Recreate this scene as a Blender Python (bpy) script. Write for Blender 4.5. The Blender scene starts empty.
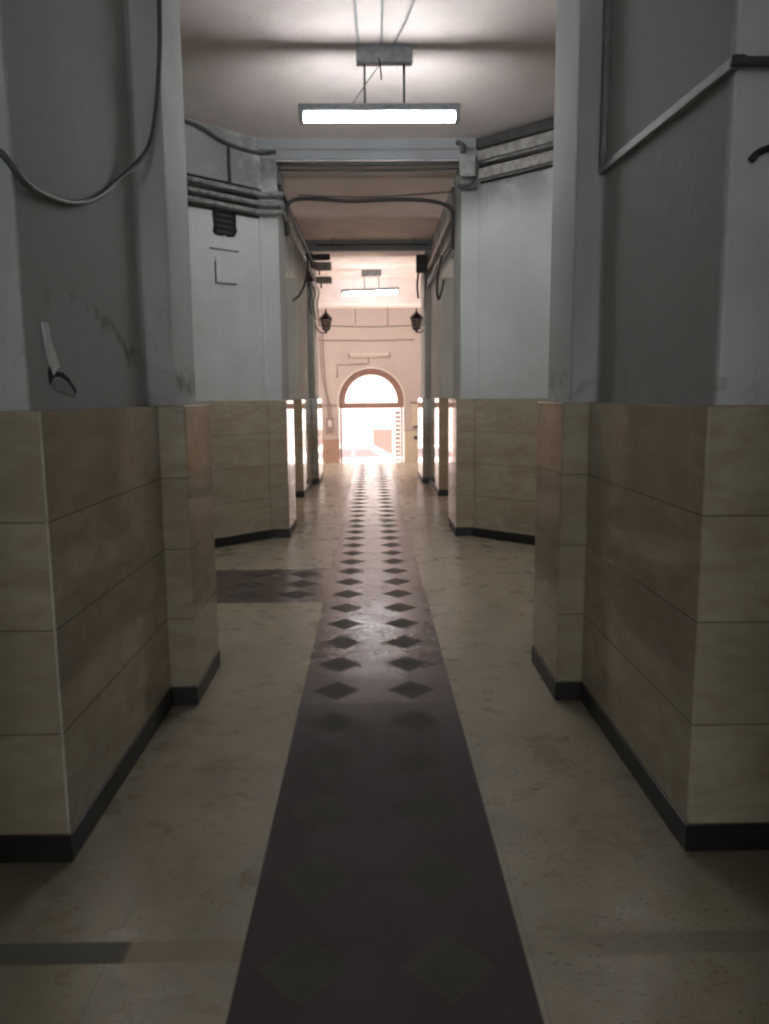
import bpy, bmesh, math, random
from mathutils import Vector, Matrix
random.seed(7)
SC = bpy.context.scene
COL = SC.collection
PI = math.pi

# ------------------------------------------------------------------ camera
FPX, CX, CY, VPX, VPY, EYE = 790.0, 384.5, 512.0, 371.0, 396.0, 1.55
ROLL = math.radians(.45)      # the phone was tipped slightly
_dx, _dy = VPX - CX, VPY - CY
VPX, VPY = CX + math.cos(ROLL) * _dx - math.sin(ROLL) * _dy, CY + math.sin(ROLL) * _dx + math.cos(ROLL) * _dy
pitch = math.atan((CY - VPY) / FPX)
yaw = math.atan((CX - VPX) / math.hypot(FPX, CY - VPY))
FWD = Vector((math.sin(yaw) * math.cos(pitch), math.cos(yaw) * math.cos(pitch), -math.sin(pitch)))
RGT = Vector((math.cos(yaw), -math.sin(yaw), 0))
UPV = RGT.cross(FWD)
RGT, UPV = RGT * math.cos(ROLL) - UPV * math.sin(ROLL), RGT * math.sin(ROLL) + UPV * math.cos(ROLL)
cam = bpy.data.cameras.new('camera')
cam.sensor_fit = 'VERTICAL'; cam.sensor_height = 24.0; cam.lens = FPX / 1024 * 24.0
cam.clip_start = 0.05; cam.clip_end = 300
cam_o = bpy.data.objects.new('camera', cam); COL.objects.link(cam_o)
m = Matrix((RGT, UPV, -FWD)).transposed().to_4x4(); m.translation = Vector((0, 0, EYE))
cam_o.matrix_world = m
SC.camera = cam_o

# ------------------------------------------------------------------ world, light, exposure
vs = SC.view_settings
vs.view_transform = 'Standard'; vs.look = 'None'; vs.exposure = 0.0; vs.gamma = 1.0; vs.use_curve_mapping = False
SC.cycles.use_denoising = True
SC.cycles.max_bounces = 14; SC.cycles.diffuse_bounces = 8; SC.cycles.glossy_bounces = 6
SC.cycles.sample_clamp_indirect = 8.0
SC.cycles.filter_width = 2.5
W = bpy.data.worlds.new('overcast_sky'); SC.world = W; W.use_nodes = True
bgn = W.node_tree.nodes['Background']
bgn.inputs[0].default_value = (1.0, 0.90, 0.86, 1); bgn.inputs[1].default_value = 4.5

def area(name, loc, rot, sx, sy, power, color, portal=False):
    L = bpy.data.lights.new(name, 'AREA'); L.shape = 'RECTANGLE'; L.size = sx; L.size_y = sy
    L.energy = power; L.color = color
    if portal: L.cycles.is_portal = True
    o = bpy.data.objects.new(name, L); COL.objects.link(o); o.location = loc; o.rotation_euler = rot
    return o
# daylight from the entrance behind the photographer
area('entrance_daylight', (0.03, -4.9, 2.0), (PI / 2, 0, PI), 1.9, 3.2, 128, (0.90, 0.95, 1.0))
# sun outside, from the right and a little from beyond
sl = bpy.data.lights.new('sun', 'SUN'); sl.energy = 32; sl.color = (1.0, .87, .81); sl.angle = .01
so = bpy.data.objects.new('sun', sl); COL.objects.link(so)
so.rotation_euler = Vector((-1, -.12, -1.05)).to_track_quat('-Z', 'Y').to_euler()
# unseen fill lights added in the side openings to brighten the corridor ceiling
area('added_corridor_fill_left', (-4.8, 12.05, .95), (PI / 2, 0, -PI / 2), .22, 1.3, 52, (1.0, .90, .86))
area('added_corridor_fill_right', (4.8, 12.05, .95), (PI / 2, 0, PI / 2), .22, 1.3, 52, (1.0, .90, .86))
# sky seen through the hall's skylight, the arched door: sampling portals
area('skylight_portal', (0.05, 21.3, 5.6), (0, 0, 0), 3.1, 1.8, 1, (1, 1, 1), True)
area('doorway_portal', (0.02, 24.5, 0.9), (PI / 2, 0, PI), 1.9, 3.1, 1, (1, 1, 1), True)
# the far crossing is open to the courtyards on both sides
area('courtyard_portal_left', (-5.2, 17.05, 1.55), (PI / 2, 0, -PI / 2), 2.8, 3.0, 1, (1, 1, 1), True)
area('courtyard_portal_right', (5.27, 17.05, 1.55), (PI / 2, 0, PI / 2), 2.8, 3.0, 1, (1, 1, 1), True)


# ------------------------------------------------------------------ materials
def mat(name):
    M = bpy.data.materials.new(name); M.use_nodes = True
    nt = M.node_tree
    return M, nt, nt.nodes['Principled BSDF']
class NB:
    """tiny node helper"""
    def __init__(s, nt): s.nt = nt; s._p = None
    def n(s, t, **k):
        x = s.nt.nodes.new(t)
        for a, b in k.items(): setattr(x, a, b)
        return x
    def put(s, sock, v):
        if isinstance(v, bpy.types.NodeSocket): s.nt.links.new(v, sock)
        elif v is not None: sock.default_value = v
    def pos(s):
        if s._p is None:
            g = s.n('ShaderNodeNewGeometry'); x = s.n('ShaderNodeSeparateXYZ')
            s.nt.links.new(g.outputs['Position'], x.inputs[0])
            s._p = (g.outputs['Position'], x.outputs[0], x.outputs[1], x.outputs[2])
            s._n = g.outputs['Normal']
        return s._p
    def m(s, op, a, b=None, c=None, clamp=False):
        x = s.n('ShaderNodeMath', operation=op); x.use_clamp = clamp
        s.put(x.inputs[0], a); s.put(x.inputs[1], b); s.put(x.inputs[2], c)
        return x.outputs[0]
    def mix(s, f, a, b):
        x = s.n('ShaderNodeMix', data_type='RGBA')
        s.put(x.inputs[0], f); s.put(x.inputs[6], a); s.put(x.inputs[7], b)
        return x.outputs[2]
    def mul(s, f, a, b):
        x = s.n('ShaderNodeMix', data_type='RGBA', blend_type='MULTIPLY')
        s.put(x.inputs[0], f); s.put(x.inputs[6], a); s.put(x.inputs[7], b)
        return x.outputs[2]
    def noise(s, scale, detail=4, rough=.55, vec=None, dist=0):
        x = s.n('ShaderNodeTexNoise'); x.inputs['Scale'].default_value = scale
        x.inputs['Detail'].default_value = detail; x.inputs['Roughness'].default_value = rough
        x.inputs['Distortion'].default_value = dist
        s.nt.links.new(vec or s.pos()[0], x.inputs['Vector'])
        return x.outputs[0]
    def ramp(s, v, lo, hi):
        x = s.n('ShaderNodeMapRange'); x.clamp = True; x.interpolation_type = 'SMOOTHSTEP'
        s.put(x.inputs[0], v); x.inputs[1].default_value = lo; x.inputs[2].default_value = hi
        return x.outputs[0]
    def between(s, v, a, b, e=.004):
        return s.m('MULTIPLY', s.ramp(v, a - e, a + e), s.m('SUBTRACT', 1.0, s.ramp(v, b - e, b + e)))
    def scale(s, sx, sy, sz):
        x = s.n('ShaderNodeVectorMath', operation='MULTIPLY')
        s.nt.links.new(s.pos()[0], x.inputs[0]); x.inputs[1].default_value = (sx, sy, sz)
        return x.outputs[0]
    def comb(s, x, y, z):
        c = s.n('ShaderNodeCombineXYZ'); s.put(c.inputs[0], x); s.put(c.inputs[1], y); s.put(c.inputs[2], z)
        return c.outputs[0]
    def white(s, vec):
        x = s.n('ShaderNodeTexWhiteNoise', noise_dimensions='3D'); s.nt.links.new(vec, x.inputs[0]); return x.outputs[0]
    def bump(s, h, d, st=1.0):
        x = s.n('ShaderNodeBump'); x.inputs['Distance'].default_value = d; x.inputs['Strength'].default_value = st
        s.put(x.inputs['Height'], h); return x.outputs[0]
def C(r, g, b): return (r, g, b, 1)

def simple(name, col, rough=.5, metal=0.0, noise_amt=.25, scale=14, spec=.5):
    M, nt, P = mat(name); b = NB(nt)
    n = b.ramp(b.noise(scale, 4), .35, .7)
    dark = C(*[c * (1 - noise_amt) for c in col])
    b.put(P.inputs['Base Color'], b.mix(n, C(*col), dark))
    P.inputs['Roughness'].default_value = rough; P.inputs['Metallic'].default_value = metal
    P.inputs['Specular IOR Level'].default_value = spec
    return M

def make_plaster(name, base, dirty, soot_shade=True, patches=False):
    M, nt, P = mat(name); b = NB(nt); _, x, y, z = b.pos()
    big = b.ramp(b.noise(1.1, 5, .6), .38, .68)
    streak = b.ramp(b.noise(1.0, 4, .6, b.scale(5, 5, .5)), .5, .75)
    fine = b.noise(38, 3)
    col = b.mix(b.m('MULTIPLY', big, .55), base, dirty)
    col = b.mix(b.m('MULTIPLY', streak, .25), col, dirty)
    blot = b.ramp(b.noise(7, 6, .7, dist=.6), .62, .72)
    col = b.mix(b.m('MULTIPLY', blot, .3), col, C(.30, .28, .25))
    # damp and flaking just above the stone
    low = b.m('MULTIPLY', b.m('SUBTRACT', 1.0, b.ramp(z, 1.53, 1.95)), b.ramp(b.noise(4.5, 6, .68, dist=.8), .50, .62))
    near = b.m('SUBTRACT', 1.0, b.ramp(y, 4.6, 5.2))
    col = b.mix(b.m('MULTIPLY', b.m('MULTIPLY', low, near), .45 if patches else .2), col, C(.25, .225, .18))
    if soot_shade:   # grime round the pipe runs, plus painted shade on the upper walls
        s = b.m('MULTIPLY', b.ramp(z, 3.25, 3.75), b.ramp(b.noise(2.2, 5, .65), .22, .56))
        s = b.m('MULTIPLY', s, b.ramp(y, 7.2, 8.6))
        col = b.mix(b.m('MULTIPLY', s, .75), col, C(.105, .098, .092))
    if patches:
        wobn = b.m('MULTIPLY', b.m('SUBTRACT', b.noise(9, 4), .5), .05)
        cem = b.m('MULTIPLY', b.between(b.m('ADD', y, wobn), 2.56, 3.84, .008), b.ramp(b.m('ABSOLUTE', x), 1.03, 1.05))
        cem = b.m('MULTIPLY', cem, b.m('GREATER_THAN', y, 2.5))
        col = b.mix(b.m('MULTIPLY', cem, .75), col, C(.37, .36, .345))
        # repaired lower patch on the left pier (y 2.55..3.75, z < 2.0) with brown tide line
        wob = b.m('MULTIPLY', b.m('SUBTRACT', b.noise(3.0, 4), .5), .35)
        top = b.m('ADD', b.m('ADD', 1.90, wob), b.m('MULTIPLY', b.m('ABSOLUTE', b.m('SUBTRACT', y, 2.95)), -.22))
        side = b.m('LESS_THAN', x, -.5)
        inside = b.m('MULTIPLY', side, b.m('MULTIPLY', b.between(y, 2.72, 4.2, .05), b.m('SUBTRACT', 1.0, b.ramp(b.m('SUBTRACT', z, top), -.02, .02))))
        line = b.m('MULTIPLY', side, b.m('MULTIPLY', b.between(y, 2.72, 4.5, .05), b.m('SUBTRACT', 1.0, b.ramp(b.m('ABSOLUTE', b.m('SUBTRACT', z, top)), .004, .05))))
        line = b.m('MULTIPLY', line, b.ramp(b.noise(5, 4), .40, .62))
        col = b.mix(b.m('MULTIPLY', inside, .55), col, C(.46, .455, .455))
        col = b.mix(b.m('MULTIPLY', line, .75), col, C(.17, .145, .10))
    b.put(P.inputs['Base Color'], col)
    P.inputs['Roughness'].default_value = .82; P.inputs['Specular IOR Level'].default_value = .25
    b.put(P.inputs['Normal'], b.bump(b.m('ADD', b.m('MULTIPLY', fine, .25), b.noise(5, 5, .6)), .012, .55))
    return M

def make_stone():
    M, nt, P = mat('limestone_cladding'); b = NB(nt); _, x, y, z = b.pos()
    k = b.m('DIVIDE', b.m('SUBTRACT', z, .10), .3535)
    course = b.m('FLOOR', k); fr = b.m('FRACT', k)
    joint = b.m('SUBTRACT', 1.0, b.ramp(b.m('MINIMUM', fr, b.m('SUBTRACT', 1.0, fr)),   .003, .013))
    # slab length along the face
    along = b.m('ADD', y, b.m('MULTIPLY', x, .37))
    slab = b.m('FLOOR', b.m('DIVIDE', b.m('ADD', along, b.m('MULTIPLY', course, .31)), .66))
    r = b.white(b.comb(course, slab, b.m('SIGN', x)))
    vein = b.noise(3.2, 6, .62, b.scale(1, 1, 2.6), 1.2)
    grain = b.noise(26, 4, .6)
    col = b.mix(b.ramp(vein, .32, .7), C(.485, .415, .305), C(.36, .295, .205))
    col = b.mix(b.m('MULTIPLY', r, .55), col, C(.34, .285, .205))
    col = b.mix(b.m('MULTIPLY', b.ramp(grain, .5, .75), .22), col, C(.27, .22, .16))
    grime = b.m('MULTIPLY', b.m('SUBTRACT', 1.0, b.ramp(z, .12, .42)), b.ramp(b.noise(6, 5), .4, .7))
    col = b.mix(b.m('MULTIPLY', grime, .35), col, C(.20, .165, .12))
    col = b.mix(b.m('MULTIPLY', joint, .72), col, C(.085, .07, .055))
    b.put(P.inputs['Base Color'], col)
    b.put(P.inputs['Roughness'], b.m('ADD', .05, b.m('MULTIPLY', b.ramp(grain, .4, .8), .05)))
    P.inputs['IOR'].default_value = 1.5
    b.put(P.inputs['Normal'], b.bump(b.m('SUBTRACT', b.m('MULTIPLY', vein, .02), b.m('MULTIPLY', joint, 1.0)), .002, .2))
    return M

def make_floor():
    M, nt, P = mat('terrazzo_floor'); b = NB(nt); _, x, y, z = b.pos()
    # cream slabs
    tx = b.m('DIVIDE', b.m('SUBTRACT', x, b.m('MULTIPLY', b.m('GREATER_THAN', x, 0.0), .03)), .385)
    tx = b.m('ADD', tx, .95)
    ty = b.m('DIVIDE', b.m('SUBTRACT', y, 2.07), .432)
    fx, fy = b.m('FRACT', tx), b.m('FRACT', ty)
    ex = b.m('MINIMUM', fx, b.m('SUBTRACT', 1.0, fx)); ey = b.m('MINIMUM', fy, b.m('SUBTRACT', 1.0, fy))
    j = b.m('SUBTRACT', 1.0, b.ramp(b.m('MINIMUM', ex, ey), .004, .014))
    r = b.white(b.comb(b.m('FLOOR', tx), b.m('FLOOR', ty), .5))
    cloud = b.ramp(b.noise(2.6, 6, .62, dist=.5), .33, .7)
    cream = b.mix(cloud, C(.47, .402, .30), C(.325, .272, .196))
    cream = b.mix(b.m('MULTIPLY', r, .4), cream, C(.40, .345, .235))
    cream = b.mix(b.m('MULTIPLY', j, .28), cream, C(.19, .16, .11))
    # scuffs, heavier on the right of the runner
    rightw = b.m('ADD', .35, b.m('MULTIPLY', b.m('GREATER_THAN', x, .35), .65))
    sp = b.m('MULTIPLY', b.ramp(b.noise(42, 5, .75, b.scale(1, 1.5, 1), .6), .575, .63), b.m('SUBTRACT', 1.0, b.m('MULTIPLY', b.ramp(y, 4.0, 7.0), .7)))
    zone = b.ramp(b.noise(1.7, 3), .40, .60)
    cream = b.mix(b.m('MULTIPLY', b.m('MULTIPLY', sp, rightw), b.m('MULTIPLY', b.m('ADD', .3, zone), 1.0, None, True)), cream, C(.085, .075, .055))
    # near floor darker along the skirtings
    dx = b.m('ABSOLUTE', b.m('SUBTRACT', x, .036))
    edge = b.m('MULTIPLY', b.ramp(dx, .80, 1.02), b.m('SUBTRACT', 1.0, b.ramp(y, 4.6, 5.2)))
    cream = b.mix(b.m('MULTIPLY', edge, .42), cream, C(.15, .13, .09))
    # threshold band across the floor near the camera
    band = b.between(y, 1.995, 2.085, .004)
    bl = b.m('LESS_THAN', x, -.70); br = b.m('GREATER_THAN', x, .45)
    cream = b.mix(b.m('MULTIPLY', b.m('MULTIPLY', band, bl), .85), cream, C(.10, .092, .075))
    cream = b.mix(b.m('MULTIPLY', b.m('MULTIPLY', band, br), b.m('MULTIPLY', .65, b.ramp(x, .55, 1.1))), cream, C(.16, .15, .13))
    mid = b.m('MULTIPLY', band, b.between(x, -.71, -.37, .01))
    cream = b.mix(b.m('MULTIPLY', mid, .6), cream, C(.33, .27, .155))
    # maroon runner with two files of diamonds
    run = b.between(x, -.379, .416, .004)
    cross = b.m('MULTIPLY', b.m('LESS_THAN', x, -.379), b.between(y, 5.86, 7.03, .006))
    wear = b.ramp(b.noise(5.5, 6, .68, dist=.4), .35, .7)
    maroon = b.mix(wear, C(.080, .058, .055), C(.125, .094, .088))
    py = b.m('DIVIDE', b.m('SUBTRACT', y, 4.855 - .4135 * 20), .4135)
    qy = b.m('MULTIPLY', b.m('ABSOLUTE', b.m('SUBTRACT', b.m('FRACT', b.m('ADD', py, .5)), .5)), .4135)
    def dia(cx): return b.m('ADD', b.m('DIVIDE', b.m('ABSOLUTE', b.m('SUBTRACT', x, cx)), .126), b.m('DIVIDE', qy, .137))
    d = b.m('MINIMUM', dia(-.199), dia(.198))
    D = b.m('MULTIPLY', run, b.m('SUBTRACT', 1.0, b.ramp(d, .96, 1.03)))
    # cross strip diamonds (columns every .41 m)
    qx = b.m('DIVIDE', b.m('ADD', x, .60), .4135)
    qx = b.m('MULTIPLY', b.m('ABSOLUTE', b.m('SUBTRACT', b.m('FRACT', b.m('ADD', qx, .5)), .5)), .4135)
    def dia2(cy): return b.m('ADD', b.m('DIVIDE', qx, .15), b.m('DIVIDE', b.m('ABSOLUTE', b.m('SUBTRACT', y, cy)), .14))
    d2 = b.m('MINIMUM', dia2(6.10), b.m('MINIMUM', dia2(6.46), dia2(6.83)))
    D2 = b.m('MULTIPLY', cross, b.m('SUBTRACT', 1.0, b.ramp(d2, .95, 1.04)))
    dm = b.m('MAXIMUM', D, D2)
    strip = b.m('MAXIMUM', run, cross)
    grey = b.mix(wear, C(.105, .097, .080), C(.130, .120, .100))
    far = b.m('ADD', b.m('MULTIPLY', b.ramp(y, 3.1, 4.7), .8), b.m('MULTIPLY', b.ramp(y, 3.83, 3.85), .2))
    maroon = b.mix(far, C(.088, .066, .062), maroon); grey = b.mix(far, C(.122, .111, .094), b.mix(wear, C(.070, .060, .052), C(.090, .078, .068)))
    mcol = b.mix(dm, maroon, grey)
    sj = b.m('SUBTRACT', 1.0, b.ramp(b.m('ABSOLUTE', b.m('SUBTRACT', y, 3.835)), .002, .008))
    mcol = b.mix(b.m('MULTIPLY', sj, .5), mcol, C(.06, .045, .045))
    scr = b.ramp(b.noise(9, 5, .7, b.scale(6, 1.2, 1), 1.5), .66, .74)
    mcol = b.mix(b.m('MULTIPLY', scr, .25), mcol, C(.27, .25, .21))
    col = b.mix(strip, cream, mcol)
    b.put(P.inputs['Base Color'], col)
    rg = b.noise(4.5, 6, .65)
    rough = b.m('ADD', .25, b.m('MULTIPLY', b.ramp(rg, .3, .75), .12))
    rough = b.m('ADD', rough, b.m('MULTIPLY', dm, .30)); rough = b.m('ADD', rough, b.m('MULTIPLY', strip, b.m('ADD', -.06, b.m('MULTIPLY', b.m('SUBTRACT', 1.0, far), .36))))
    rough = b.m('ADD', rough, b.m('MULTIPLY', b.m('MULTIPLY', band, b.m('SUBTRACT', 1.0, strip)), .3)); b.put(P.inputs['Roughness'], rough)
    b.put(P.inputs['Specular IOR Level'], b.m('SUBTRACT', b.m('SUBTRACT', .5, b.m('MULTIPLY', strip, b.m('MULTIPLY', b.m('SUBTRACT', 1.0, far), .35))), b.m('MULTIPLY', b.m('MULTIPLY', dm, far), .36)))
    b.put(P.inputs['Normal'], b.bump(b.m('ADD', b.m('MULTIPLY', b.noise(30, 4), .6), b.m('MULTIPLY', j, -1.0)), .001, .12))
    return M

PLASTER = make_plaster('painted_plaster', C(.60, .62, .60), C(.45, .455, .44))
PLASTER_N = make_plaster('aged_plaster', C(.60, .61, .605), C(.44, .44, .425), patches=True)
CEIL = make_plaster('ceiling_plaster', C(.74, .645, .615), C(.58, .50, .475), soot_shade=False)
CORR = make_plaster('corridor_ceiling_paint', C(.88, .79, .76), C(.60, .53, .51), soot_shade=False)
BEAM = make_plaster('beam_plaster', C(.30, .31, .325), C(.22, .225, .23), soot_shade=False)
HALLP = make_plaster('hall_plaster', C(.66, .60, .575), C(.58, .52, .495), soot_shade=False)
STONE = make_stone()
FLOOR = make_floor()
SKIRT = simple('dark_skirting_stone', (.022, .020, .020), .4, noise_amt=.4, scale=20)
BEAD = simple('chipped_stone_edge', (.60, .56, .47), .4, noise_amt=.3)
GREYPIPE = simple('painted_conduit_grey', (.30, .30, .295), .45)
CONDUIT = simple('painted_over_conduit', (.27, .265, .25), .6)
PALEPIPE = simple('painted_conduit_pale', (.38, .355, .335), .55, noise_amt=.45)
GRIMEPIPE = simple('grimy_painted_pipe', (.27, .26, .25), .55, noise_amt=.5)
EDGESHADE = simple('hatch_shadow_grey', (.17, .165, .16), .8)  # colour of the shadow lines round the access hatch
DARKPIPE = simple('sooty_pipe', (.06, .055, .055), .55, noise_amt=.4)
BLACK = simple('black_cable_rubber', (.018, .017, .018), .45)
GREYCABLE = simple('grey_cable_sheath', (.14, .135, .12), .6)
IRON = simple('black_wrought_iron', (.016, .016, .018), .38, .5)
METAL = simple('lamp_housing_enamel', (.40, .43, .46), .4, noise_amt=.3)
LAMPW = simple('white_lamp_enamel', (.80, .77, .72), .35, noise_amt=.08)
ROD = simple('lamp_rod_metal', (.10, .10, .105), .4, .6)
HOLE = simple('charred_masonry', (.020, .018, .017), .9, noise_amt=.5, scale=40)
WHITEFLAKE = simple('bare_white_plaster', (.80, .81, .80), .85, noise_amt=.1, scale=30)
PATCH = simple('replastered_grey', (.36, .355, .345), .88, noise_amt=.15)
DOORW = simple('door_frame_brown', (.40, .255, .22), .5, noise_amt=.2)
TRIMW = simple('white_arch_moulding', (.90, .86, .82), .6, noise_amt=.06)
CREAM = simple('cream_cabinet_paint', (.72, .66, .52), .45, noise_amt=.08)
METER = simple('meter_case_grey', (.42, .34, .33), .4)
DADO = simple('hall_dado_ochre', (.50, .345, .26), .5, noise_amt=.12, scale=3)
FACADE = simple('white_facade', (.86, .84, .82), .8, noise_amt=.05, scale=1)
BEIGE = simple('beige_board', (.17, .125, .112), .7, noise_amt=.1)
ASPHALT = simple('pale_street', (.62, .55, .52), .85, noise_amt=.15, scale=2)
CARW = simple('white_car_paint', (.85, .85, .86), .25, noise_amt=.03)
CARG = simple('car_window_glass', (.15, .125, .13), .1, noise_amt=.05)
REDL = simple('red_tail_lamp', (.40, .05, .06), .3)
TYRE = simple('tyre_rubber', (.03, .03, .03), .7)
def emis(name, col, s):
    M, nt, P = mat(name)
    P.inputs['Base Color'].default_value = C(.8, .8, .8)
    P.inputs['Emission Color'].default_value = C(*col); P.inputs['Emission Strength'].default_value = s
    return M
TUBE1 = emis('lit_tube_cool', (.95, .985, 1.0), 105)
TUBE2 = emis('lit_tube_bluewhite', (.94, .95, 1.0), 50)
def make_glass(name, tint, gl):
    M, nt, P = mat(name); nt.nodes.remove(P)
    t = nt.nodes.new('ShaderNodeBsdfTransparent'); t.inputs[0].default_value = C(*tint)
    g = nt.nodes.new('ShaderNodeBsdfGlossy'); g.inputs['Roughness'].default_value = .05
    x = nt.nodes.new('ShaderNodeMixShader'); x.inputs[0].default_value = gl
    nt.links.new(t.outputs[0], x.inputs[1]); nt.links.new(g.outputs[0], x.inputs[2])
    nt.links.new(x.outputs[0], nt.nodes['Material Output'].inputs[0])
    return M
GLASS = make_glass('clear_pane', (.95, .95, .95), .06)
LGLASS = make_glass('lantern_pane', (.42, .41, .41), .12)

# ------------------------------------------------------------------ mesh helpers
def link(name, bm, material, parent=None, smooth=False, bevel=0, seg=2):
    bmesh.ops.recalc_face_normals(bm, faces=bm.faces)
    me = bpy.data.meshes.new(name); bm.to_mesh(me); bm.free()
    if smooth:
        for p in me.polygons: p.use_smooth = True
    me.materials.append(material)
    o = bpy.data.objects.new(name, me); COL.objects.link(o)
    if parent: o.parent = parent
    if bevel:
        b = o.modifiers.new('bevel', 'BEVEL'); b.width = bevel; b.segments = seg; b.limit_method = 'ANGLE'; b.angle_limit = .6
    return o
def box(bm, x0, x1, y0, y1, z0, z1):
    v = [bm.verts.new(p) for p in ((x0, y0, z0), (x1, y0, z0), (x1, y1, z0), (x0, y1, z0), (x0, y0, z1), (x1, y0, z1), (x1, y1, z1), (x0, y1, z1))]
    for f in ((0, 3, 2, 1), (4, 5, 6, 7), (0, 1, 5, 4), (1, 2, 6, 5), (2, 3, 7, 6), (3, 0, 4, 7)): bm.faces.new([v[i] for i in f])
    return v
def boxo(name, dims, material, parent=None, bevel=.004):
    bm = bmesh.new(); box(bm, *dims); return link(name, bm, material, parent, bevel=bevel)
def prism(bm, pts, z0, z1):
    a = [bm.verts.new((p[0], p[1], z0)) for p in pts]; c = [bm.verts.new((p[0], p[1], z1)) for p in pts]
    n = len(pts)
    bm.faces.new(a[::-1]); bm.faces.new(c)
    for i in range(n): bm.faces.new((a[i], a[(i + 1) % n], c[(i + 1) % n], c[i]))
def smooth_path(pts, k=6):
    """Catmull-Rom through the points"""
    P = [Vector(p) for p in pts]
    if len(P) < 3: return P
    out = []
    for i in range(len(P) - 1):
        p0 = P[i - 1] if i else P[0] * 2 - P[1]; p1 = P[i]; p2 = P[i + 1]
        p3 = P[i + 2] if i + 2 < len(P) else P[-1] * 2 - P[-2]
        for s in range(k):
            t = s / k
            out.append(.5 * ((2 * p1) + (p2 - p0) * t + (2 * p0 - 5 * p1 + 4 * p2 - p3) * t * t + (3 * p1 - p0 - 3 * p2 + p3) * t ** 3))
    out.append(P[-1]); return out
def tube(bm, pts, r, n=8):
    P = [Vector(p) for p in pts]; rings = []; up = None
    for i, p in enumerate(P):
        t = (P[min(i + 1, len(P) - 1)] - P[max(i - 1, 0)]).normalized()
        if up is None:
            up = Vector((0, 0, 1)) if abs(t.z) < .9 else Vector((1, 0, 0))
        a = t.cross(up)
        if a.length < 1e-4: a = t.cross(Vector((.3, 1, .2)))
        a.normalize(); b = a.cross(t).normalized(); up = b
        rr = r[i] if isinstance(r, (list, tuple)) else r
        rings.append([bm.verts.new(p + (a * math.cos(2 * PI * k / n) + b * math.sin(2 * PI * k / n)) * rr) for k in range(n)])
    for A, B in zip(rings, rings[1:]):
        for k in range(n): bm.faces.new((A[k], A[(k + 1) % n], B[(k + 1) % n], B[k]))
    bm.faces.new(rings[0][::-1]); bm.faces.new(rings[-1])
def tubeo(name, pts, r, material, parent=None, n=8, k=0):
    bm = bmesh.new(); tube(bm, smooth_path(pts, k) if k else pts, r, n); return link(name, bm, material, parent, smooth=True)
def lathe(bm, prof, n=12, c=(0, 0, 0)):
    rings = [[bm.verts.new((c[0] + r * math.cos(2 * PI * k / n), c[1] + r * math.sin(2 * PI * k / n), c[2] + z)) for k in range(n)] for r, z in prof]
    for A, B in zip(rings, rings[1:]):
        for k in range(n): bm.faces.new((A[k], A[(k + 1) % n], B[(k + 1) % n], B[k]))
    bm.faces.new(rings[0][::-1]); bm.faces.new(rings[-1])
def holed_plate(outer, holes, y0, y1):
    """plate in the XZ plane between y0 and y1 with holes cut through it"""
    bm = bmesh.new(); loops = [outer] + holes; fronts = []; backs = []
    for L in loops:
        fronts.append([bm.verts.new((p[0], y0, p[1])) for p in L]); backs.append([bm.verts.new((p[0], y1, p[1])) for p in L])
    for side in (fronts, backs):
        ed = []
        for L in side:
            for i in range(len(L)): ed.append(bm.edges.new((L[i], L[(i + 1) % len(L)])))
        bmesh.ops.triangle_fill(bm, use_beauty=True, edges=ed)
    for A, B in zip(fronts, backs):
        for i in range(len(A)):
            j = (i + 1) % len(A); bm.faces.new((A[i], A[j], B[j], B[i]))
    return bm
def struct(o): o['kind'] = 'structure'; return o
def thing(name, label, cat, loc=(0, 0, 0), group=None):
    o = bpy.data.objects.new(name, None); COL.objects.link(o); o.location = loc; o.empty_display_size = .1
    return tag(o, label, cat, group)
def tag(o, label, cat, group=None):
    o['label'] = label; o['category'] = cat
    if group: o['group'] = group
    return o

# ------------------------------------------------------------------ the building shell
XC = .018                        # middle of the passage
WT, CZ = 1.512, 4.19             # top of the stone, ceiling
SB = .045                        # the plaster stands back from the stone
SBL = .058
HY = 18.5                        # end of the upper floor, steps down to the hall
def mir(pts): return [(min(.0835 - .0083 * y, .033) - x, y) for x, y in pts][::-1]
def inset(pts, d):
    """offset a clockwise/counter-clockwise outline inwards"""
    n = len(pts); ar = sum(pts[i][0] * pts[(i + 1) % n][1] - pts[(i + 1) % n][0] * pts[i][1] for i in range(n)); s = 1 if ar > 0 else -1
    out = []
    for i in range(n):
        p0, p1, p2 = Vector(pts[i - 1]), Vector(pts[i]), Vector(pts[(i + 1) % n])
        e1 = (p1 - p0).normalized(); e2 = (p2 - p1).normalized()
        n1 = Vector((-e1.y, e1.x)) * s; n2 = Vector((-e2.y, e2.x)) * s
        k = 1 + n1.dot(n2)
        out.append(tuple(p1 + (n1 + n2) * (d / max(k, .3))))
    return out
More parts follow.
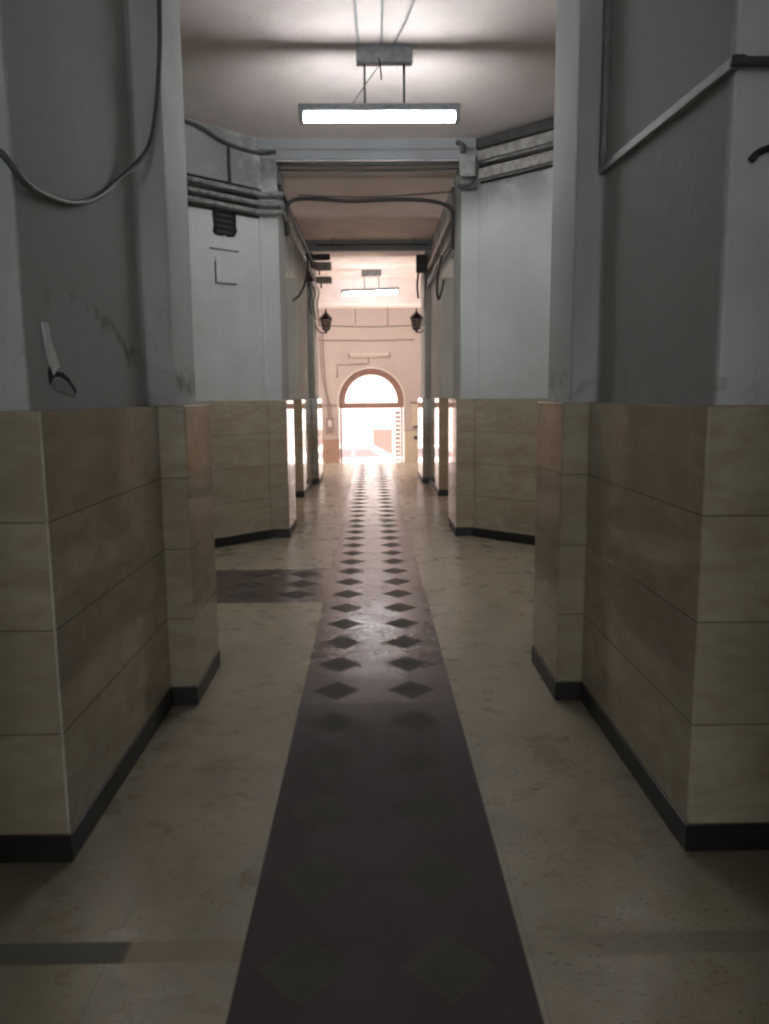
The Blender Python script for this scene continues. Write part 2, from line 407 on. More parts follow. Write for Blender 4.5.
# left footprints of the stone (x, y)
NEAR = [(-1.028, 2.490), (-1.028, 3.850), (-.899, 3.850), (-.899, 4.45), (-1.12, 4.45), (-2.45, 5.77), (-5.0, 5.77), (-5.0, 2.490)]
FAR = [(-5.0, 7.36), (-2.36, 7.36), (-1.125, 8.60), (-1.105, 8.65), (-.916, 8.65), (-.916, 9.42), (-1.052, 9.42), (-1.052, 10.72), (-5.0, 10.72)]
THIRD = [(-5.0, 12.18), (-1.052, 12.18), (-1.052, 14.05), (-.940, 14.05), (-.940, 15.2), (-1.16, 15.2), (-2.3, 16.2), (-5.0, 16.2)]
REAR = [(-1.028, -5.0), (-1.028, .95), (-5.0, .95), (-5.0, -5.0)]
for pts in (REAR, NEAR, FAR, THIRD):
    for side in ('left', 'right'):
        P = pts if side == 'left' else mir(pts)
        near = pts is NEAR
        bm = bmesh.new(); prism(bm, inset(P, SBL if near and side == 'left' else SB), 0.02, CZ + .35)
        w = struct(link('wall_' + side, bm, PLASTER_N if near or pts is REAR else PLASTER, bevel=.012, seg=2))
        bm = bmesh.new(); prism(bm, P, .0, WT)
        link('stone_wainscot', bm, STONE, w, bevel=.006)
        bm = bmesh.new(); prism(bm, inset(P, -.006), .0, .098)
        struct(link('baseboard_' + side, bm, SKIRT, bevel=.004))
        if near and side == 'left':
            bm = bmesh.new(); box(bm, -1.034, -1.025, 2.486, 2.494, .10, WT + .001); link('corner_bead', bm, BEAD, w, bevel=.004)
        if pts in (FAR,):          # lintel over the side opening between the piers
            x0, x1 = (-5.0, -1.11) if side == 'left' else (1.06, 2 * XC + 5.0)
            bm = bmesh.new(); box(bm, x0, x1, 10.60, 12.24, 3.30, CZ + .35); link('lintel', bm, PLASTER, w)
        if near:                    # lintel over the opening beside the camera
            x0, x1 = (-5.0, -1.06) if side == 'left' else (2 * XC + 1.06, 2 * XC + 5.0)
            bm = bmesh.new(); box(bm, x0, x1, .90, 2.55, 3.30, CZ + .35); link('lintel', bm, PLASTER_N, w)
# floor, steps, lower hall floor
bm = bmesh.new(); box(bm, -5.2, 5.3, -5.1, HY, -.25, 0); struct(link('floor', bm, FLOOR))
bm = bmesh.new()
for k in range(1, 4): box(bm, -3.6, 3.7, HY + .32 * (k - 1), HY + .32 * k, -.62, -.15 * k)
struct(link('trim_1', bm, simple('step_stone', (.55, .48, .40), .4)))
HFL = simple('hall_floor_stone', (.62, .50, .42), .35)
bm = bmesh.new(); box(bm, -3.6, 3.7, HY, 24.6, -.75, -.60); struct(link('floor', bm, HFL))
# ceilings
bm = bmesh.new(); box(bm, -5.2, 5.3, -5.1, 9.0, CZ, CZ + .3); struct(link('ceiling', bm, CEIL))
bm = bmesh.new(); box(bm, -5.2, 5.3, 9.0, HY + .02, CZ, CZ + .3); struct(link('ceiling', bm, CORR))
SKX0, SKX1, SKY0, SKY1 = -1.5, 1.6, 20.4, 22.2
bm = bmesh.new()
for d in ((-3.8, 3.9, HY + .4, SKY0), (-3.8, 3.9, SKY1, 24.3), (-3.8, SKX0, SKY0, SKY1), (SKX1, 3.9, SKY0, SKY1)): box(bm, d[0], d[1], d[2], d[3], 5.3, 5.5)
struct(link('ceiling', bm, HALLP))
# cross beams
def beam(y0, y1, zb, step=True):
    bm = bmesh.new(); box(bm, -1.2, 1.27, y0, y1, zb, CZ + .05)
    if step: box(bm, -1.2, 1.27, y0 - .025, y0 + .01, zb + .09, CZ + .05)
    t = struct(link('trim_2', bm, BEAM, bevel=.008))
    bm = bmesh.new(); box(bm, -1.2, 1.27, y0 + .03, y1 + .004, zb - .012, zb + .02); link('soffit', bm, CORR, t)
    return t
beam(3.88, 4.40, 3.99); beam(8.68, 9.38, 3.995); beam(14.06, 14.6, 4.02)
bm = bmesh.new(); box(bm, -5.0, 5.1, HY, HY + .42, 3.66, 5.4); t3 = struct(link('trim_3', bm, CORR, bevel=.01))
bm = bmesh.new(); box(bm, -5.0, 5.1, HY + .04, HY + .46, 3.58, 3.665); link('soffit', bm, TRIMW, t3, bevel=.01)
# closing walls: rear end, side passages, hall sides
bm = bmesh.new(); box(bm, -5.2, 5.3, -5.3, -5.05, 0, CZ + .3); struct(link('wall_rear', bm, PLASTER_N))
for side, x0, x1 in (('left', -5.25, -4.99), ('right', 5.06, 5.32)):
    bm = bmesh.new(); box(bm, x0, x1, -5.1, 15.6, 0, CZ + .3); box(bm, x0, x1, 15.6, HY + .4, 3.1, CZ + .3); box(bm, x0, x1, HY, HY + .4, 0, 3.1); struct(link('wall_' + side, bm, PLASTER))
for side, x0, x1 in (('left', -3.8, -3.55), ('right', 3.62, 3.87)):
    bm = bmesh.new(); box(bm, x0, x1, HY + .42, 24.4, -.62, 5.3); struct(link('wall_' + side, bm, HALLP))
# broken vent opening cut into the left splayed wall (see wall_vent below)
ND = Vector((1, -1, 0)).normalized()          # normal of the left splay, towards the room
TD = Vector((1, 1, 0)).normalized()           # along it, away from the camera
SP0 = Vector((-1.125, 8.60, 0)) - ND * SB     # a point of its plaster face
NDR = Vector((-1, -1, 0)).normalized(); TDR = Vector((-1, 1, 0)).normalized()
SP0R = Vector((.0835 - .0083 * 8.6 + 1.125, 8.60, 0)) - NDR * SB
def spl(u, d, z, right=False):
    d += .004
    """u along the splay from its far corner (towards the camera is negative), d off the wall"""
    p = (SP0R + TDR * u + NDR * d) if right else (SP0 + TD * u + ND * d)
    return Vector((p.x, p.y, z))

# end wall with the arched doorway
ARC_R, ARC_Z, DX = .98, 1.39, .005
def arch(r, z0, n=28, zc=ARC_Z, half=None):
    h = half or r
    return [(DX - h, z0), (DX + h, z0)] + [(DX + r * math.cos(PI * k / n), zc + r * math.sin(PI * k / n)) for k in range(n + 1)]
outer = [(-3.8, -.62), (3.87, -.62), (3.87, 5.3), (-3.8, 5.3)]
bm = holed_plate(outer, [arch(ARC_R, -.55)], 24.0, 24.4)
fw = struct(link('wall_far', bm, HALLP))
bm = bmesh.new(); box(bm, -3.55, -.98, 23.985, 24.0, -.60, .26); link('dado', bm, DADO, fw)
bm = bmesh.new(); box(bm, 1.02, 3.6, 23.985, 24.0, -.60, .26); link('dado', bm, DADO, fw)
# white moulding round the arch
def ring_bm(r0, r1, y0, y1, zlow, zc=ARC_Z, n=32):
    bm = bmesh.new(); rows = []
    path = [(-1, zlow)] + [None] * (n + 1) + [(1, zlow)]
    def pt(r, i):
        if i == 0: return (DX - r, zlow)
        if i == n + 2: return (DX + r, zlow)
        a = PI - PI * (i - 1) / n; return (DX + r * math.cos(a), zc + r * math.sin(a))
    for i in range(n + 3):
        a, c = pt(r0, i), pt(r1, i)
        rows.append([bm.verts.new((a[0], y0, a[1])), bm.verts.new((c[0], y0, c[1])), bm.verts.new((c[0], y1, c[1])), bm.verts.new((a[0], y1, a[1]))])
    for A, B in zip(rows, rows[1:]):
        for k in range(4): bm.faces.new((A[k], A[(k + 1) % 4], B[(k + 1) % 4], B[k]))
    bm.faces.new(rows[0]); bm.faces.new(rows[-1][::-1]); return bm
link('arch_moulding', ring_bm(.975, 1.02, 23.97, 24.02, 1.20), TRIMW, fw)
# door frame: arch, transom bar, jambs
d1 = struct(link('door_1', ring_bm(.785, .975, 24.10, 24.22, 1.20), DOORW, bevel=.006))
bm = bmesh.new(); box(bm, DX - .955, DX + .955, 24.08, 24.24, 1.18, 1.35); link('transom', bm, DOORW, d1, bevel=.008)
bm = bmesh.new(); box(bm, DX - .955, DX - .885, 24.08, 24.24, -.6, 1.18); link('jamb', bm, DOORW, d1, bevel=.006)
bm = bmesh.new(); box(bm, DX + .895, DX + .955, 24.08, 24.24, -.6, 1.18); link('jamb', bm, DOORW, d1, bevel=.006)
bm = bmesh.new(); prism(bm, [(DX - .93, 24.24), (DX - .89, 24.24), (DX - .95, 25.1), (DX - .99, 25.1)], -.58, 1.16); link('door_leaf', bm, DOORW, d1, bevel=.004)
bm = holed_plate([(DX + .78 * math.cos(PI * k / 24), 1.395 + .78 * math.sin(PI * k / 24)) for k in range(25)], [], 24.155, 24.162)
struct(link('window_1', bm, GLASS))

# outside: street, house front opposite
bm = bmesh.new(); box(bm, -30, 30, 25.2, 60, -2.2, -1.76)
box(bm, -1.6, 1.7, 24.4, 25.3, -2.2, -.62); struct(link('street', bm, ASPHALT))
for x0, x1 in ((-16, -5.2), (5.3, 16)):
    bm = bmesh.new(); box(bm, x0, x1, 10, 23, -.3, -.05); struct(link('courtyard', bm, ASPHALT))
bm = bmesh.new(); box(bm, -14, 14, 38, 38.5, -1.8, 5.0)
for zz in (2.3, 4.6): box(bm, -14, 14, 37.9, 38.0, zz, zz + .15)
struct(link('wall_opposite', bm, FACADE))

# ------------------------------------------------------------------ fluorescent lamps
def hanging_lamp(label, c, L, tubemat, ceil_z, group):
    x, y, z = c
    t = thing('fluorescent_lamp', label, 'lamp', (x, y, ceil_z), group)
    def P(d): return (d[0], d[1], d[2], d[3], d[4] , d[5])
    bm = bmesh.new(); box(bm, -L / 2, L / 2, -.031, .031, z - ceil_z + .012, z - ceil_z + .075)
    h = link('housing', bm, METAL, t, bevel=.01)
    for s in (-1, 1):
        bm = bmesh.new(); box(bm, s * (L / 2 - .025) - .02, s * (L / 2 - .025) + .02, -.05, .05, z - ceil_z - .055, z - ceil_z + .02)
        link('end_cap', bm, METAL, h, bevel=.006)
    bm = bmesh.new()
    zt = z - ceil_z - .024
    n = 14; prof = [(.030 * math.cos(2 * PI * k / n), .030 * math.sin(2 * PI * k / n)) for k in range(n)]
    A = [bm.verts.new((-L / 2 + .045, p[0], zt + p[1])) for p in prof]; B = [bm.verts.new((L / 2 - .045, p[0], zt + p[1])) for p in prof]
    for k in range(n): bm.faces.new((A[k], A[(k + 1) % n], B[(k + 1) % n], B[k]))
    bm.faces.new(A[::-1]); bm.faces.new(B); link('tube', bm, tubemat, t, smooth=True)
    bm = bmesh.new(); box(bm, -.175, .255, -.04, .04, -.13, 0); link('ceiling_plate', bm, METAL, t, bevel=.008)
    for s in (-.112, .19): tubeo('rod', [(s, 0, -.12), (s, 0, z - ceil_z + .06)], .009, ROD, t)
    return t
l1 = hanging_lamp('large lit fluorescent lamp on two rods in the middle of the near crossing', (.088, 6.48, 3.70), 1.25, TUBE1, CZ, 'hanging fluorescent lamps')
tubeo('lamp_flex', [(.02, -.02, -.12), (-.08, -.03, -.25), (-.22, -.02, -.44)], .004, GREYCABLE, l1, 6, 5)
tubeo('pull_cord', [(-.0, -.045, -.10), (.012, -.05, -.20), (.016, -.05, -.26)], .006, BLACK, l1, 6, 4)
l2 = hanging_lamp('small distant lit fluorescent lamp hanging before the far wall between the lanterns', (-.01, 17.3, 3.74), 1.24, TUBE2, CZ, 'hanging fluorescent lamps')
l2.rotation_euler = (0, -.035, 0)
t = thing('wall_batten_lamp', 'unlit pale fluorescent batten fixed on far wall above the arched doorway', 'lamp', (-.04, 24.0, 2.745))
boxo('housing', (-.60, .60, -.07, -.001, .0, .06), LAMPW, t)
for s in (-1, 1): boxo('end_cap', (s * .61 - .025, s * .61 + .025, -.075, -.001, -.06, .07), METER, t)
tubeo('tube', [(-.59, -.045, -.03), (.59, -.045, -.03)], .022, LAMPW, t)
tubeo('flex', [(-.02, -.02, 0), (-.02, -.02, -.24)], .016, METER, t)

# cables running over the ceiling to the near lamp
for xs, lab in ((( -.07, -.09), 'thin grey cable along ceiling, left of the three above the lamp plate'), ((.105, .10), 'thin grey cable along ceiling, middle of the three above the lamp plate'), ((.20, .42), 'thin grey cable slanting over ceiling, right of the three above the lamp plate')):
    tag(tubeo('ceiling_cable', [(xs[0], 6.42, CZ - .012), ((xs[0] + xs[1]) / 2, 5.8, CZ - .014), (xs[1], 4.45, CZ - .012)], .008, GREYPIPE, None, 6, 4), lab, 'cable', 'cables over the ceiling')

# ------------------------------------------------------------------ wall lanterns
def lantern(label, x, y, z, s):
    """s = direction of the wall it hangs from"""
    t = thing('wall_lantern', label, 'lantern', (x, y, z), 'pair of wall lanterns')
    bm = bmesh.new(); lathe(bm, [(.012, -.20), (.022, -.185), (.018, -.165), (.05, -.15), (.062, -.135)], 6); b = link('base', bm, IRON, t)
    bm = bmesh.new(); lathe(bm, [(.056, -.135), (.098, .06)], 6); link('glass', bm, LGLASS, t)
    for k in range(6):
        a = 2 * PI * k / 6
        tubeo('cage_bar', [(.060 * math.cos(a), .060 * math.sin(a), -.137), (.102 * math.cos(a), .102 * math.sin(a), .062)], .009, IRON, t, 6)
    bm = bmesh.new(); lathe(bm, [(.118, .055), (.112, .075), (.085, .105), (.055, .135), (.04, .15), (.022, .165), (.016, .19), (.004, .25)], 6); link('cap', bm, IRON, t)
    tubeo('bracket', [(0, 0, -.175), (s * .06, 0, -.19), (s * .12, 0, -.16), (s * .165, 0, -.10), (s * .185, 0, -.08)], .013, IRON, t, 8, 5)
    bm = bmesh.new(); box(bm, s * .197 - .012, s * .197 + .012, -.035, .035, -.20, .0); link('wall_plate', bm, IRON, t, bevel=.006)
    return t
lantern('black iron lantern on curved bracket on the left pillar before the far wall', -.79, 14.45, 2.86, -1)
lantern('black iron lantern on curved bracket on the right pillar before the far wall', .825, 14.45, 2.86, 1)
tag(tubeo('span_wire', [(-.94, 14.47, 2.80), (.03, 14.47, 2.775), (.98, 14.47, 2.80)], .008, DARKPIPE, None, 6, 6), 'thin dark wire stretched between the two black lanterns', 'wire')

# ------------------------------------------------------------------ near left pier: slack cable, flaked plaster
XL = -1.028 - SBL
tag(tubeo('slack_cable', [(-1.30, 2.515, 2.37), (-1.115, 2.51, 2.29), (XL + .016, 2.60, 2.215), (XL + .016, 2.76, 2.215), (XL + .016, 2.99, 2.245), (XL + .016, 3.26, 2.325), (XL + .018, 3.53, 2.455), (-1.005, 3.80, 2.66), (-.975, 3.878, 2.86), (-.948, 3.878, 3.09), (-.937, 3.878, 3.30), (-.930, 3.878, 3.6), (-.928, 3.878, 4.15)], .011, GREYCABLE, None, 8, 6),
    'slack grey cable drooping across the near left pier', 'cable')
wl = bpy.data.objects['wall_left.001'] if 'wall_left.001' in bpy.data.objects else bpy.data.objects['wall_left']
def flake(name, pts, x, th, material):
    bm = bmesh.new(); a = [bm.verts.new((x, p[0], p[1])) for p in pts]; c = [bm.verts.new((x + th, p[0], p[1])) for p in pts]
    bm.faces.new(a); bm.faces.new(c[::-1]); n = len(pts)
    for i in range(n): bm.faces.new((a[i], a[(i + 1) % n], c[(i + 1) % n], c[i]))
    return link(name, bm, material, wl)
flake('peeled_flake', [(2.685, 1.80), (2.735, 1.80), (2.752, 1.74), (2.812, 1.662), (2.755, 1.630), (2.722, 1.68), (2.70, 1.74)], XL - .004, .010, WHITEFLAKE)
flake('crack', [(2.715, 1.640), (2.745, 1.668), (2.775, 1.652), (2.80, 1.642), (2.845, 1.640), (2.90, 1.622), (2.965, 1.580), (2.950, 1.560), (2.925, 1.590), (2.885, 1.608), (2.835, 1.622), (2.795, 1.624), (2.765, 1.622), (2.735, 1.600), (2.722, 1.598)], XL - .004, .0055, HOLE)
flake('hollow_flake', [(2.745, 1.615), (2.80, 1.618), (2.885, 1.602), (2.93, 1.575), (2.935, 1.552), (2.86, 1.570), (2.77, 1.580)], XL - .004, .009, PATCH)
# ------------------------------------------------------------------ conduit on near right pier
XR = .033 + 1.028 + SB
t = thing('wall_conduit', 'grey conduit running level across near right pier, then up beside the pilaster', 'conduit', (XR, 3.85, 2.585))
bm = bmesh.new(); v = box(bm, -.030, -.001, -1.36, .02, -.018, .018)
for q in v:
    if q.co.y < -1: q.co.z -= .065
link('level_run', bm, CONDUIT, t, bevel=.004)
boxo('rising_run', (-.030, -.001, -.012, .022, .018, 1.56), CONDUIT, t, .004)
boxo('return_run', (-.030, .45, -1.376, -1.347, -.077, -.053), DARKPIPE, t, .004)
bm = bmesh.new(); box(bm, -.034, .01, -1.380, -1.350, -.080, -.048); link('elbow_box', bm, DARKPIPE, t, bevel=.008)
tag(tubeo('cable_stub', [(1.165, 2.520, 2.252), (1.19, 2.513, 2.275), (1.25, 2.513, 2.29), (1.40, 2.513, 2.29)], .011, BLACK, None, 8, 5), 'short black cable end on the front of near right pier', 'cable')

# ------------------------------------------------------------------ left splayed wall: three pipes, vent hole, hatch, cover panel
for zs, ze, lab in ((3.625, 3.70, 'topmost of three pale pipes along left splayed wall'), (3.53, 3.62, 'middle of three pale pipes along left splayed wall'), (3.445, 3.535, 'lowest of three pale pipes along left splayed wall, just above black vent hole')):
    u0, u1 = -1.75, -.01
    z0 = zs - (.0)
    tag(tubeo('wall_pipe', [spl(u0, .055, zs), spl(u1, .055, zs), spl(u1 + .05, .055, zs) + Vector((.03, -.01, 0)), Vector((-.93, 8.575, zs)), Vector((-.89, 8.60, zs))], .026, GRIMEPIPE, None, 10), lab, 'pipe', 'pipes on the left splayed wall')
for zs, lab in ((3.58, 'thin black cable between topmost and middle pipe on left splayed wall'), (3.49, 'thin black cable between middle and lowest pipe on left splayed wall'), (3.40, 'thin black cable under lowest pipe on left splayed wall'), (3.675, 'thin black cable over topmost pipe on left splayed wall')):
    tag(tubeo('wall_cable', [spl(-1.75, .022, zs), spl(-.9, .024, zs - .006), spl(-.02, .022, zs)], .014, BLACK, None, 6), lab, 'cable', 'black cables on left splayed wall')
t = thing('wall_vent', 'black burnt-out square vent hole in left splayed wall under the pipes', 'vent', spl(-.43, 0, 3.17))
t.rotation_euler = (0, 0, PI / 4)
rs = random.Random(3)
rim = []
for k in range(28):
    a = 2 * PI * k / 28; cs, sn = math.cos(a), math.sin(a); q = .15 / max(abs(cs), abs(sn)); q *= 1 + rs.uniform(-.09, .07)
    rim.append((q * .92 * cs, .115 + q * .86 * sn))
def ring_plate(o_, i_, y0, y1):
    return holed_plate(o_, [i_], y0, y1)
inner = [(p[0] * .86, .115 + (p[1] - .115) * .86) for p in rim]
link('charred_rim', ring_plate(rim, inner, -.012, .0005), HOLE, t)
bm = holed_plate(inner, [], -.004, .0005); link('dark_recess', bm, HOLE, t)
for k in range(4):
    bm = bmesh.new(); box(bm, -.10, .09, -.011, -.004, .02 + .055 * k, .032 + .055 * k); link('grille_bar', bm, DARKPIPE, t)
t = thing('access_hatch', 'small square plaster hatch with painted shadow lines at its edge under the black vent hole', 'hatch', spl(-.43, 0, 2.70)); t.rotation_euler = (0, 0, PI / 4)
boxo('cover', (-.13, .13, -.016, -.001, .0, .25), PLASTER, t, .003)
boxo('edge_shadow', (-.138, -.130, -.020, -.001, -.010, .20), EDGESHADE, t, .002)  # dark strips painted in for the shadow along the hatch's left and bottom
boxo('edge_shadow', (-.138, .11, -.020, -.001, -.012, -.002), EDGESHADE, t, .002)
boxo('drip_ledge', (-.19, .15, -.024, -.001, .318, .330), PATCH, t, .003)
t = thing('cover_panel', 'large square plastered cover panel above left pipes under the ceiling', 'panel', spl(-.01, 0, 3.68)); t.rotation_euler = (0, 0, PI / 4)
boxo('board', (-.34, .03, -.03, -.001, .0, .33), PLASTER, t, .004)
boxo('edge_strip', (-.362, -.342, -.035, -.001, -.01, .34), DARKPIPE, t, .002)
boxo('edge_strip', (-.34, .03, -.036, -.001, -.022, -.002), DARKPIPE, t, .002)
tag(tubeo('ceiling_edge_cable', [spl(-1.3, .03, 4.165), spl(-.75, .03, 4.14), spl(-.42, .035, 4.05), spl(-.05, .04, 4.03), Vector((-.95, 8.56, 4.03))], .02, DARKPIPE, None, 8, 4), 'dark cable dipping from ceiling corner over left splayed wall', 'cable')

# ------------------------------------------------------------------ right splayed wall: dark strip, trunking and pipes
def rboard(name, u0, u1, z0, z1, dpt, material, label, cat, group=None):
    t = bmesh.new(); P = [spl(u0, .001, 0, True), spl(u1, .001, 0, True), spl(u1, dpt, 0, True), spl(u0, dpt, 0, True)]
    prism(t, [(p.x, p.y) for p in P], z0, z1)
    return tag(link(name, t, material, bevel=.006), label, cat, group)
rboard('trunking_strip', -1.75, .02, 4.06, 4.165, .07, DARKPIPE, 'added dark strip tight under ceiling on right splayed wall', 'trunking', 'trunking on right splayed wall')  # added dark strip, stands in for shadow and soot under the ceiling
rboard('trunking_strip', -1.75, .0, 3.945, 4.045, .055, PALEPIPE, 'upper pale trunking on right splayed wall', 'trunking', 'trunking on right splayed wall')
rboard('trunking_strip', -1.75, .0, 3.765, 3.865, .055, PALEPIPE, 'lower pale trunking on right splayed wall', 'trunking', 'trunking on right splayed wall')
tag(tubeo('wall_pipe', [spl(-1.75, .03, 3.90, True), spl(-.02, .03, 3.90, True)], .022, DARKPIPE, None, 8), 'dark pipe between two pale trunkings on right splayed wall', 'pipe')
tag(tubeo('wall_pipe', [spl(-1.75, .02, 3.735, True), spl(-.02, .02, 3.735, True)], .013, BLACK, None, 8), 'thin black pipe along underside of lower pale trunking on right splayed wall', 'pipe')
t = thing('junction_box', 'grey junction box with pipe stubs at beam end on right pillar corner', 'junction box', (1.025, 8.545, 3.72))
boxo('case', (-.09, .075, -.03, .06, .06, .28), GREYPIPE, t, .012)
boxo('lid', (-.075, .06, -.045, -.03, .08, .25), GREYPIPE, t, .006)
tubeo('pipe_stub', [(-.06, 0, .28), (-.06, -.01, .36), (-.12, .01, .40)], .025, DARKPIPE, t, 8, 4)
tubeo('pipe_stub', [(.05, 0, .05), (.02, -.01, -.02), (-.10, .02, -.03)], .02, DARKPIPE, t, 8, 4)

# ------------------------------------------------------------------ corridor: pipes under the beam, wall conduits, black cables
for yy, zz, r_, lab in ((8.72, 3.962, .018, 'dark pipe crossing under the near beam, front one of two'), (8.86, 3.935, .012, 'thin dark pipe crossing under the near beam, rear one of two')):
    tag(tubeo('cross_pipe', [(-.975, yy, zz), (-.2, yy, zz - .008), (.4, yy, zz - .004), (1.04, yy, zz + .01)], r_, DARKPIPE, None, 8, 3), lab, 'pipe', 'pipes under the near beam')
def wx(s): return -1.045 - SB if s < 0 else 2 * XC + 1.045 + SB
tag(tubeo('cross_cable', [(-.930, 9.30, 3.35), (-.935, 9.30, 3.52), (-.920, 9.30, 3.66), (-.84, 9.30, 3.735), (-.60, 9.30, 3.745), (-.2, 9.30, 3.72), (.3, 9.30, 3.735), (.62, 9.30, 3.725), (.82, 9.30, 3.69), (.93, 9.30, 3.62), (.945, 9.32, 3.45), (.95, 9.35, 3.20)], .022, BLACK, None, 8, 5),
    'thick black cable looping across the corridor under the ceiling', 'cable')
tag(tubeo('cross_cable', [(-.80, 9.36, 3.80), (0, 9.36, 3.775), (.94, 9.36, 3.83)], .008, DARKPIPE, None, 6, 5), 'thin wire crossing the corridor just above the thick black cable', 'cable')
def run(label, x, y0, y1, z0, z1, r, material, s):
    o = tubeo('wall_conduit', [(x, y0, z0), (x, (y0 + y1) / 2, (z0 + z1) / 2 - .01), (x, y1, z1)], r, material, None, 8, 3)
    return tag(o, label, 'conduit', 'conduits along corridor walls')
run('pale conduit along left corridor wall, the lower one', -.935, 8.66, 13.98, 3.53, 3.52, .028, PALEPIPE, -1)
run('dark conduit along left corridor wall, the upper one', -.94, 8.70, 13.98, 3.74, 3.74, .022, DARKPIPE, -1)
run('broad pale conduit along right corridor wall, the upper one', 1.0, 8.66, 13.98, 3.74, 3.70, .030, PALEPIPE, 1)
run('pale conduit along right corridor wall, the lower one', 1.01, 8.70, 13.98, 3.47, 3.50, .024, PALEPIPE, 1)
run('dark cable bundle along right corridor wall, under both conduits', 1.0, 9.0, 13.98, 3.33, 3.42, .022, DARKPIPE, 1)
# thin pipe in front of the second beam
t = thing('beam_pipe', 'thin pipe on two hangers under ceiling before the second beam', 'pipe', (.036, 13.9, 4.09))
tubeo('tube', [(-.93, 0, 0), (.93, 0, .0)], .010, DARKPIPE, t)
for s in (-.66, .72): tubeo('hanger', [(s, 0, -.0), (s, 0, .10)], .008, DARKPIPE, t, 6)
# hanging loops
tag(tubeo('hanging_cable', [(-.86, 11.35, 3.50), (-.865, 11.35, 3.30), (-.90, 11.30, 3.10), (-.97, 11.2, 2.93), (-1.05, 11.1, 2.85)], .016, BLACK, None, 8, 5), 'black cable hanging in a curve from left conduit by side opening', 'cable')
tag(tubeo('hanging_cable', [(.97, 11.0, 3.42), (.93, 11.05, 3.2), (.915, 11.1, 3.0), (.94, 11.1, 2.85), (.985, 11.05, 3.0), (1.0, 11.0, 3.1)], .016, BLACK, None, 8, 5), 'black cable hanging in a narrow loop on right corridor wall', 'cable')
tag(boxo('wall_duct', (1.045, 1.10, 9.44, 9.66, 2.92, 3.55), simple('duct_dark', (.05, .048, .046), .6), None, .01), 'narrow dark upright duct on right corridor wall behind the first pillar', 'duct')
# switchgear mess at the head of the second left pillar
def jbox(label, x, y, z, w, d, h, material):
    t = thing('junction_box', label, 'junction box', (x, y, z), 'boxes on second left pillar')
    boxo('case', (-w / 2, w / 2, -d, 0, 0, h), material, t, .01)
    boxo('lid', (-w / 2 + .015, w / 2 - .015, -d - .014, -d, .015, h - .015), material, t, .004)
    boxo('bracket', (-1.0 - x, -w / 2 + .004, -d * .7, -d * .3, h * .35, h * .65), DARKPIPE, t, .004) if -1.0 - x < -w / 2 else None
    tubeo('gland', [(-w * .2, -d / 2, .0), (-w * .2, -d / 2, -.08)], .016, BLACK, t, 6)
    return t
jbox('dark flat box directly under second beam at head of left pillar', -.90, 13.98, 3.84, .46, .14, .09, DARKPIPE)
jbox('pale box at head of left pillar, topmost of the pale ones', -.80, 13.98, 3.67, .30, .16, .13, PALEPIPE)
jbox('pale box at head of left pillar, below the topmost pale one', -.78, 13.98, 3.46, .26, .14, .10, PALEPIPE)
jbox('small dark switch box on left pillar beside the pale boxes', -1.01, 13.82, 3.46, .09, .10, .24, DARKPIPE)
for k, (x0, lab) in enumerate(((-1.03, 'leftmost loose cable hanging from boxes on second left pillar'), (-.96, 'middle loose cable hanging from boxes on second left pillar'), (-.895, 'rightmost loose cable hanging from boxes on second left pillar'))):
    tag(tubeo('loose_cable', [(x0, 13.82, 3.40), (x0 + .03, 13.84, 3.28), (x0 - .01, 13.90, 3.12), (x0 + .02, 13.95, 2.95 - .1 * k)], .013, (BLACK, DARKPIPE, PALEPIPE)[k], None, 6, 5), lab, 'cable', 'loose cables on second left pillar')
t = thing('junction_box', 'dark box with loose cables at head of second right pillar', 'junction box', (.88, 13.98, 3.62))
boxo('case', (-.09, .10, -.12, 0, 0, .30), DARKPIPE, t, .01)
tubeo('cable_tail', [(-.05, -.06, 0), (-.07, -.06, -.2), (-.05, -.06, -.42)], .02, BLACK, t, 6, 4)
tubeo('cable_tail', [(.05, -.06, 0), (.06, -.06, -.3), (.04, -.06, -.6)], .014, PALEPIPE, t, 6, 4)

# ------------------------------------------------------------------ far wall fittings
t = thing('meter_box', 'small grey meter box with two cables on far wall left of the door', 'meter box', (-1.245, 24.0, .47))
boxo('case', (-.10, .10, -.10, -.001, 0, .43), METER, t, .012)
boxo('window', (-.06, .06, -.108, -.10, .17, .36), LAMPW, t, .004)
boxo('base', (-.13, .07, -.11, -.001, -.03, .0), DOORW, t, .004)
tubeo('cable', [(-.04, -.03, .42), (-.09, -.03, 1.2), (-.16, -.02, 2.0), (-.17, -.02, 2.9)], .015, METER, t, 6, 4)
tubeo('cable', [(.03, -.03, .42), (-.02, -.03, .9), (-.22, -.02, 1.8), (-.24, -.02, 2.9)], .013, METER, t, 6, 4)
t = thing('electrical_cabinet', 'cream upright cabinet on far wall right of the door, above the low one', 'cabinet', (1.40, 24.0, .60))
boxo('body', (-.19, .20, -.16, -.001, 0, .72), CREAM, t, .012)
boxo('door', (-.17, .18, -.172, -.16, .02, .70), CREAM, t, .006)
boxo('lower_vent', (-.14, .06, -.182, -.172, -.0, .05), DARKPIPE, t, .004)
boxo('hood', (-.22, .22, -.19, -.001, .72, .76), DOORW, t, .006)
t = thing('low_cabinet', 'cream low cabinet with dark latch standing right of the doorway', 'cabinet', (1.36, 23.98, -.6))
boxo('body', (-.37, .37, -.34, 0, 0, 1.10), CREAM, t, .015)
boxo('door', (-.33, .33, -.356, -.34, .46, 1.06), CREAM, t, .008)
boxo('door', (-.33, .33, -.356, -.34, .06, .44), CREAM, t, .008)
boxo('latch', (-.09, .03, -.375, -.356, .86, .96), DARKPIPE, t, .006)
boxo('handle', (-.02, .01, -.372, -.356, .26, .34), DARKPIPE, t, .004)
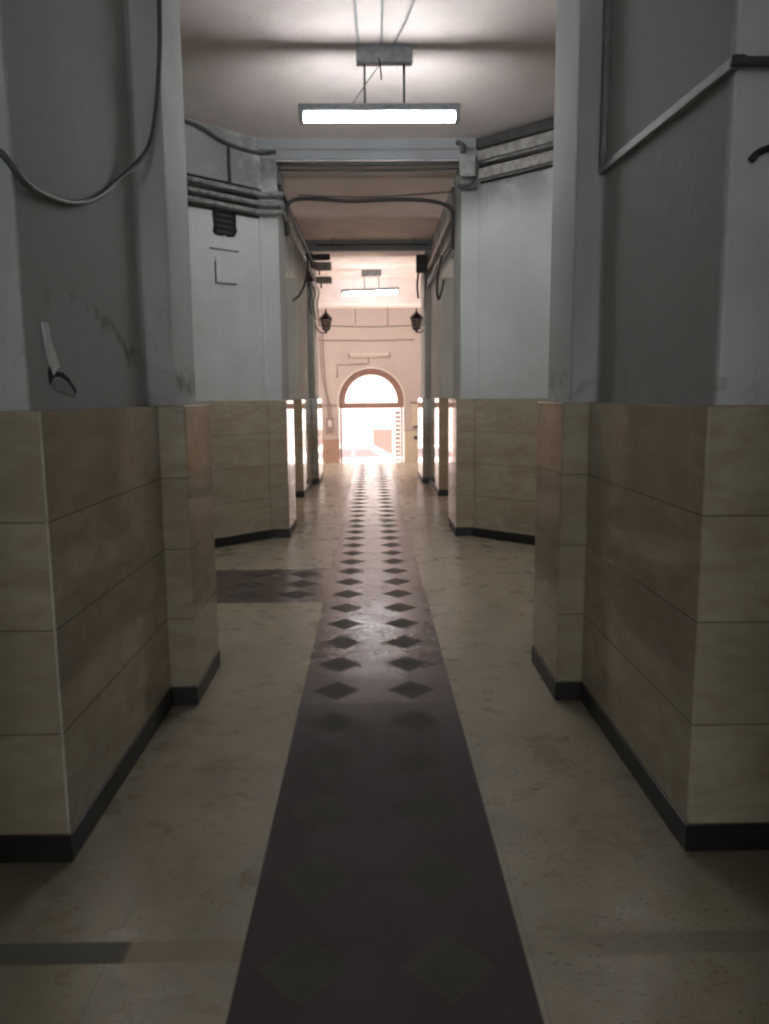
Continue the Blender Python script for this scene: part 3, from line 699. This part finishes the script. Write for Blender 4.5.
for pts, lab in (([(-1.6, 23.985, 3.20), (0, 23.985, 3.18), (1.30, 23.985, 3.20)], 'level brown cable across far wall below the span wire'),
                 ([(-.44, 23.985, 4.6), (-.44, 23.985, 3.66)], 'left of two short upright cables high on far wall'),
                 ([(.52, 23.985, 4.6), (.52, 23.985, 3.62)], 'right of two short upright cables high on far wall'),
                 ([(-1.01, 23.985, 2.1), (-1.0, 23.985, 2.48), (-.1, 23.985, 2.50)], 'thin cable over left shoulder of the arch on far wall'),
                 ([(-1.7, 23.985, 1.28), (-.99, 23.985, 1.27)], 'short level cable left of the arch at transom height')):
    tag(tubeo('far_wall_cable', pts, .016, METER, None, 6), lab, 'cable', 'cables on the far wall')
# folding gate drawn back at the right jamb
t = thing('folding_gate', 'reddish folding lattice gate drawn back against right door jamb', 'gate', (.80, 23.95, -.6))
for k in range(4): boxo('upright', (-.085 + .045 * k, -.057 + .045 * k, -.015, .015, 0, 1.72), DOORW, t, .003)
for k in range(13):
    z = .08 + .128 * k
    bm = bmesh.new(); tube(bm, [(-.075, -.02, z), (.06, -.02, z + .05)], .022, 6); tube(bm, [(-.075, .02, z + .05), (.06, .02, z)], .022, 6)
    link('lattice_bar', bm, DOORW, t)

# ------------------------------------------------------------------ street beyond the door
t = thing('notice_board', 'beige board standing across the street, seen through doorway', 'board', (.60, 36.0, -1.76))
boxo('panel', (-.53, .36, -.03, .03, .60, 1.83), BEIGE, t, .01)
for s in (-.50, .32): boxo('post', (s - .04, s + .04,   .03, .09, 0, 1.83), DOORW, t, .006)
t = thing('parked_car', 'white parked car seen side-on through the doorway', 'car', (-.55, 31.2, -1.76))
def carbody():
    bm = bmesh.new()
    prof = [(-2.0, .30), (-2.05, .62), (-1.95, .82), (-1.35, .92), (-.85, 1.36), (.55, 1.40), (1.25, .98), (1.95, .88), (2.1, .62), (2.05, .30)]
    rows = []
    for y, k in ((-.80, .93), (-.72, 1.0), (.72, 1.0), (.80, .93)):
        rows.append([bm.verts.new((p[0] * (1 if k == 1 else .985), y * (.78 if p[1] > 1.2 else 1), p[1])) for p in prof])
    n = len(prof)
    for A, B in zip(rows, rows[1:]):
        for i in range(n): bm.faces.new((A[i], A[(i + 1) % n], B[(i + 1) % n], B[i]))
    bm.faces.new(rows[0][::-1]); bm.faces.new(rows[-1]); return bm
link('body', carbody(), CARW, t, bevel=.03)
for nm, pts in (('side_window', [(-1.15, .97), (-.80, 1.29), (-.20, 1.31), (-.20, .97)]), ('side_window', [(-.12, .97), (-.12, 1.31), (.48, 1.32), (1.02, .98)])):
    bm = bmesh.new(); a = [bm.verts.new((p[0], -.815 + (p[1] - .97) * .42, p[1])) for p in pts]; c = [bm.verts.new((p[0], -.79 + (p[1] - .97) * .42, p[1])) for p in pts]
    bm.faces.new(a); bm.faces.new(c[::-1])
    for i in range(4): bm.faces.new((a[i], a[(i + 1) % 4], c[(i + 1) % 4], c[i]))
    link(nm, bm, CARG, t)
for x in (-1.3, 1.3):
    bm = bmesh.new(); prof = [(.16, -.09), (.29, -.08), (.31, 0), (.29, .08), (.16, .09)]; lathe(bm, prof, 20)
    w = link('wheel', bm, TYRE, t, smooth=True); w.location = (x, -.74, .31); w.rotation_euler = (PI / 2, 0, 0)
boxo('tail_lamp', (-2.06, -1.92, -.80, -.60, .62, .78), REDL, t, .01)
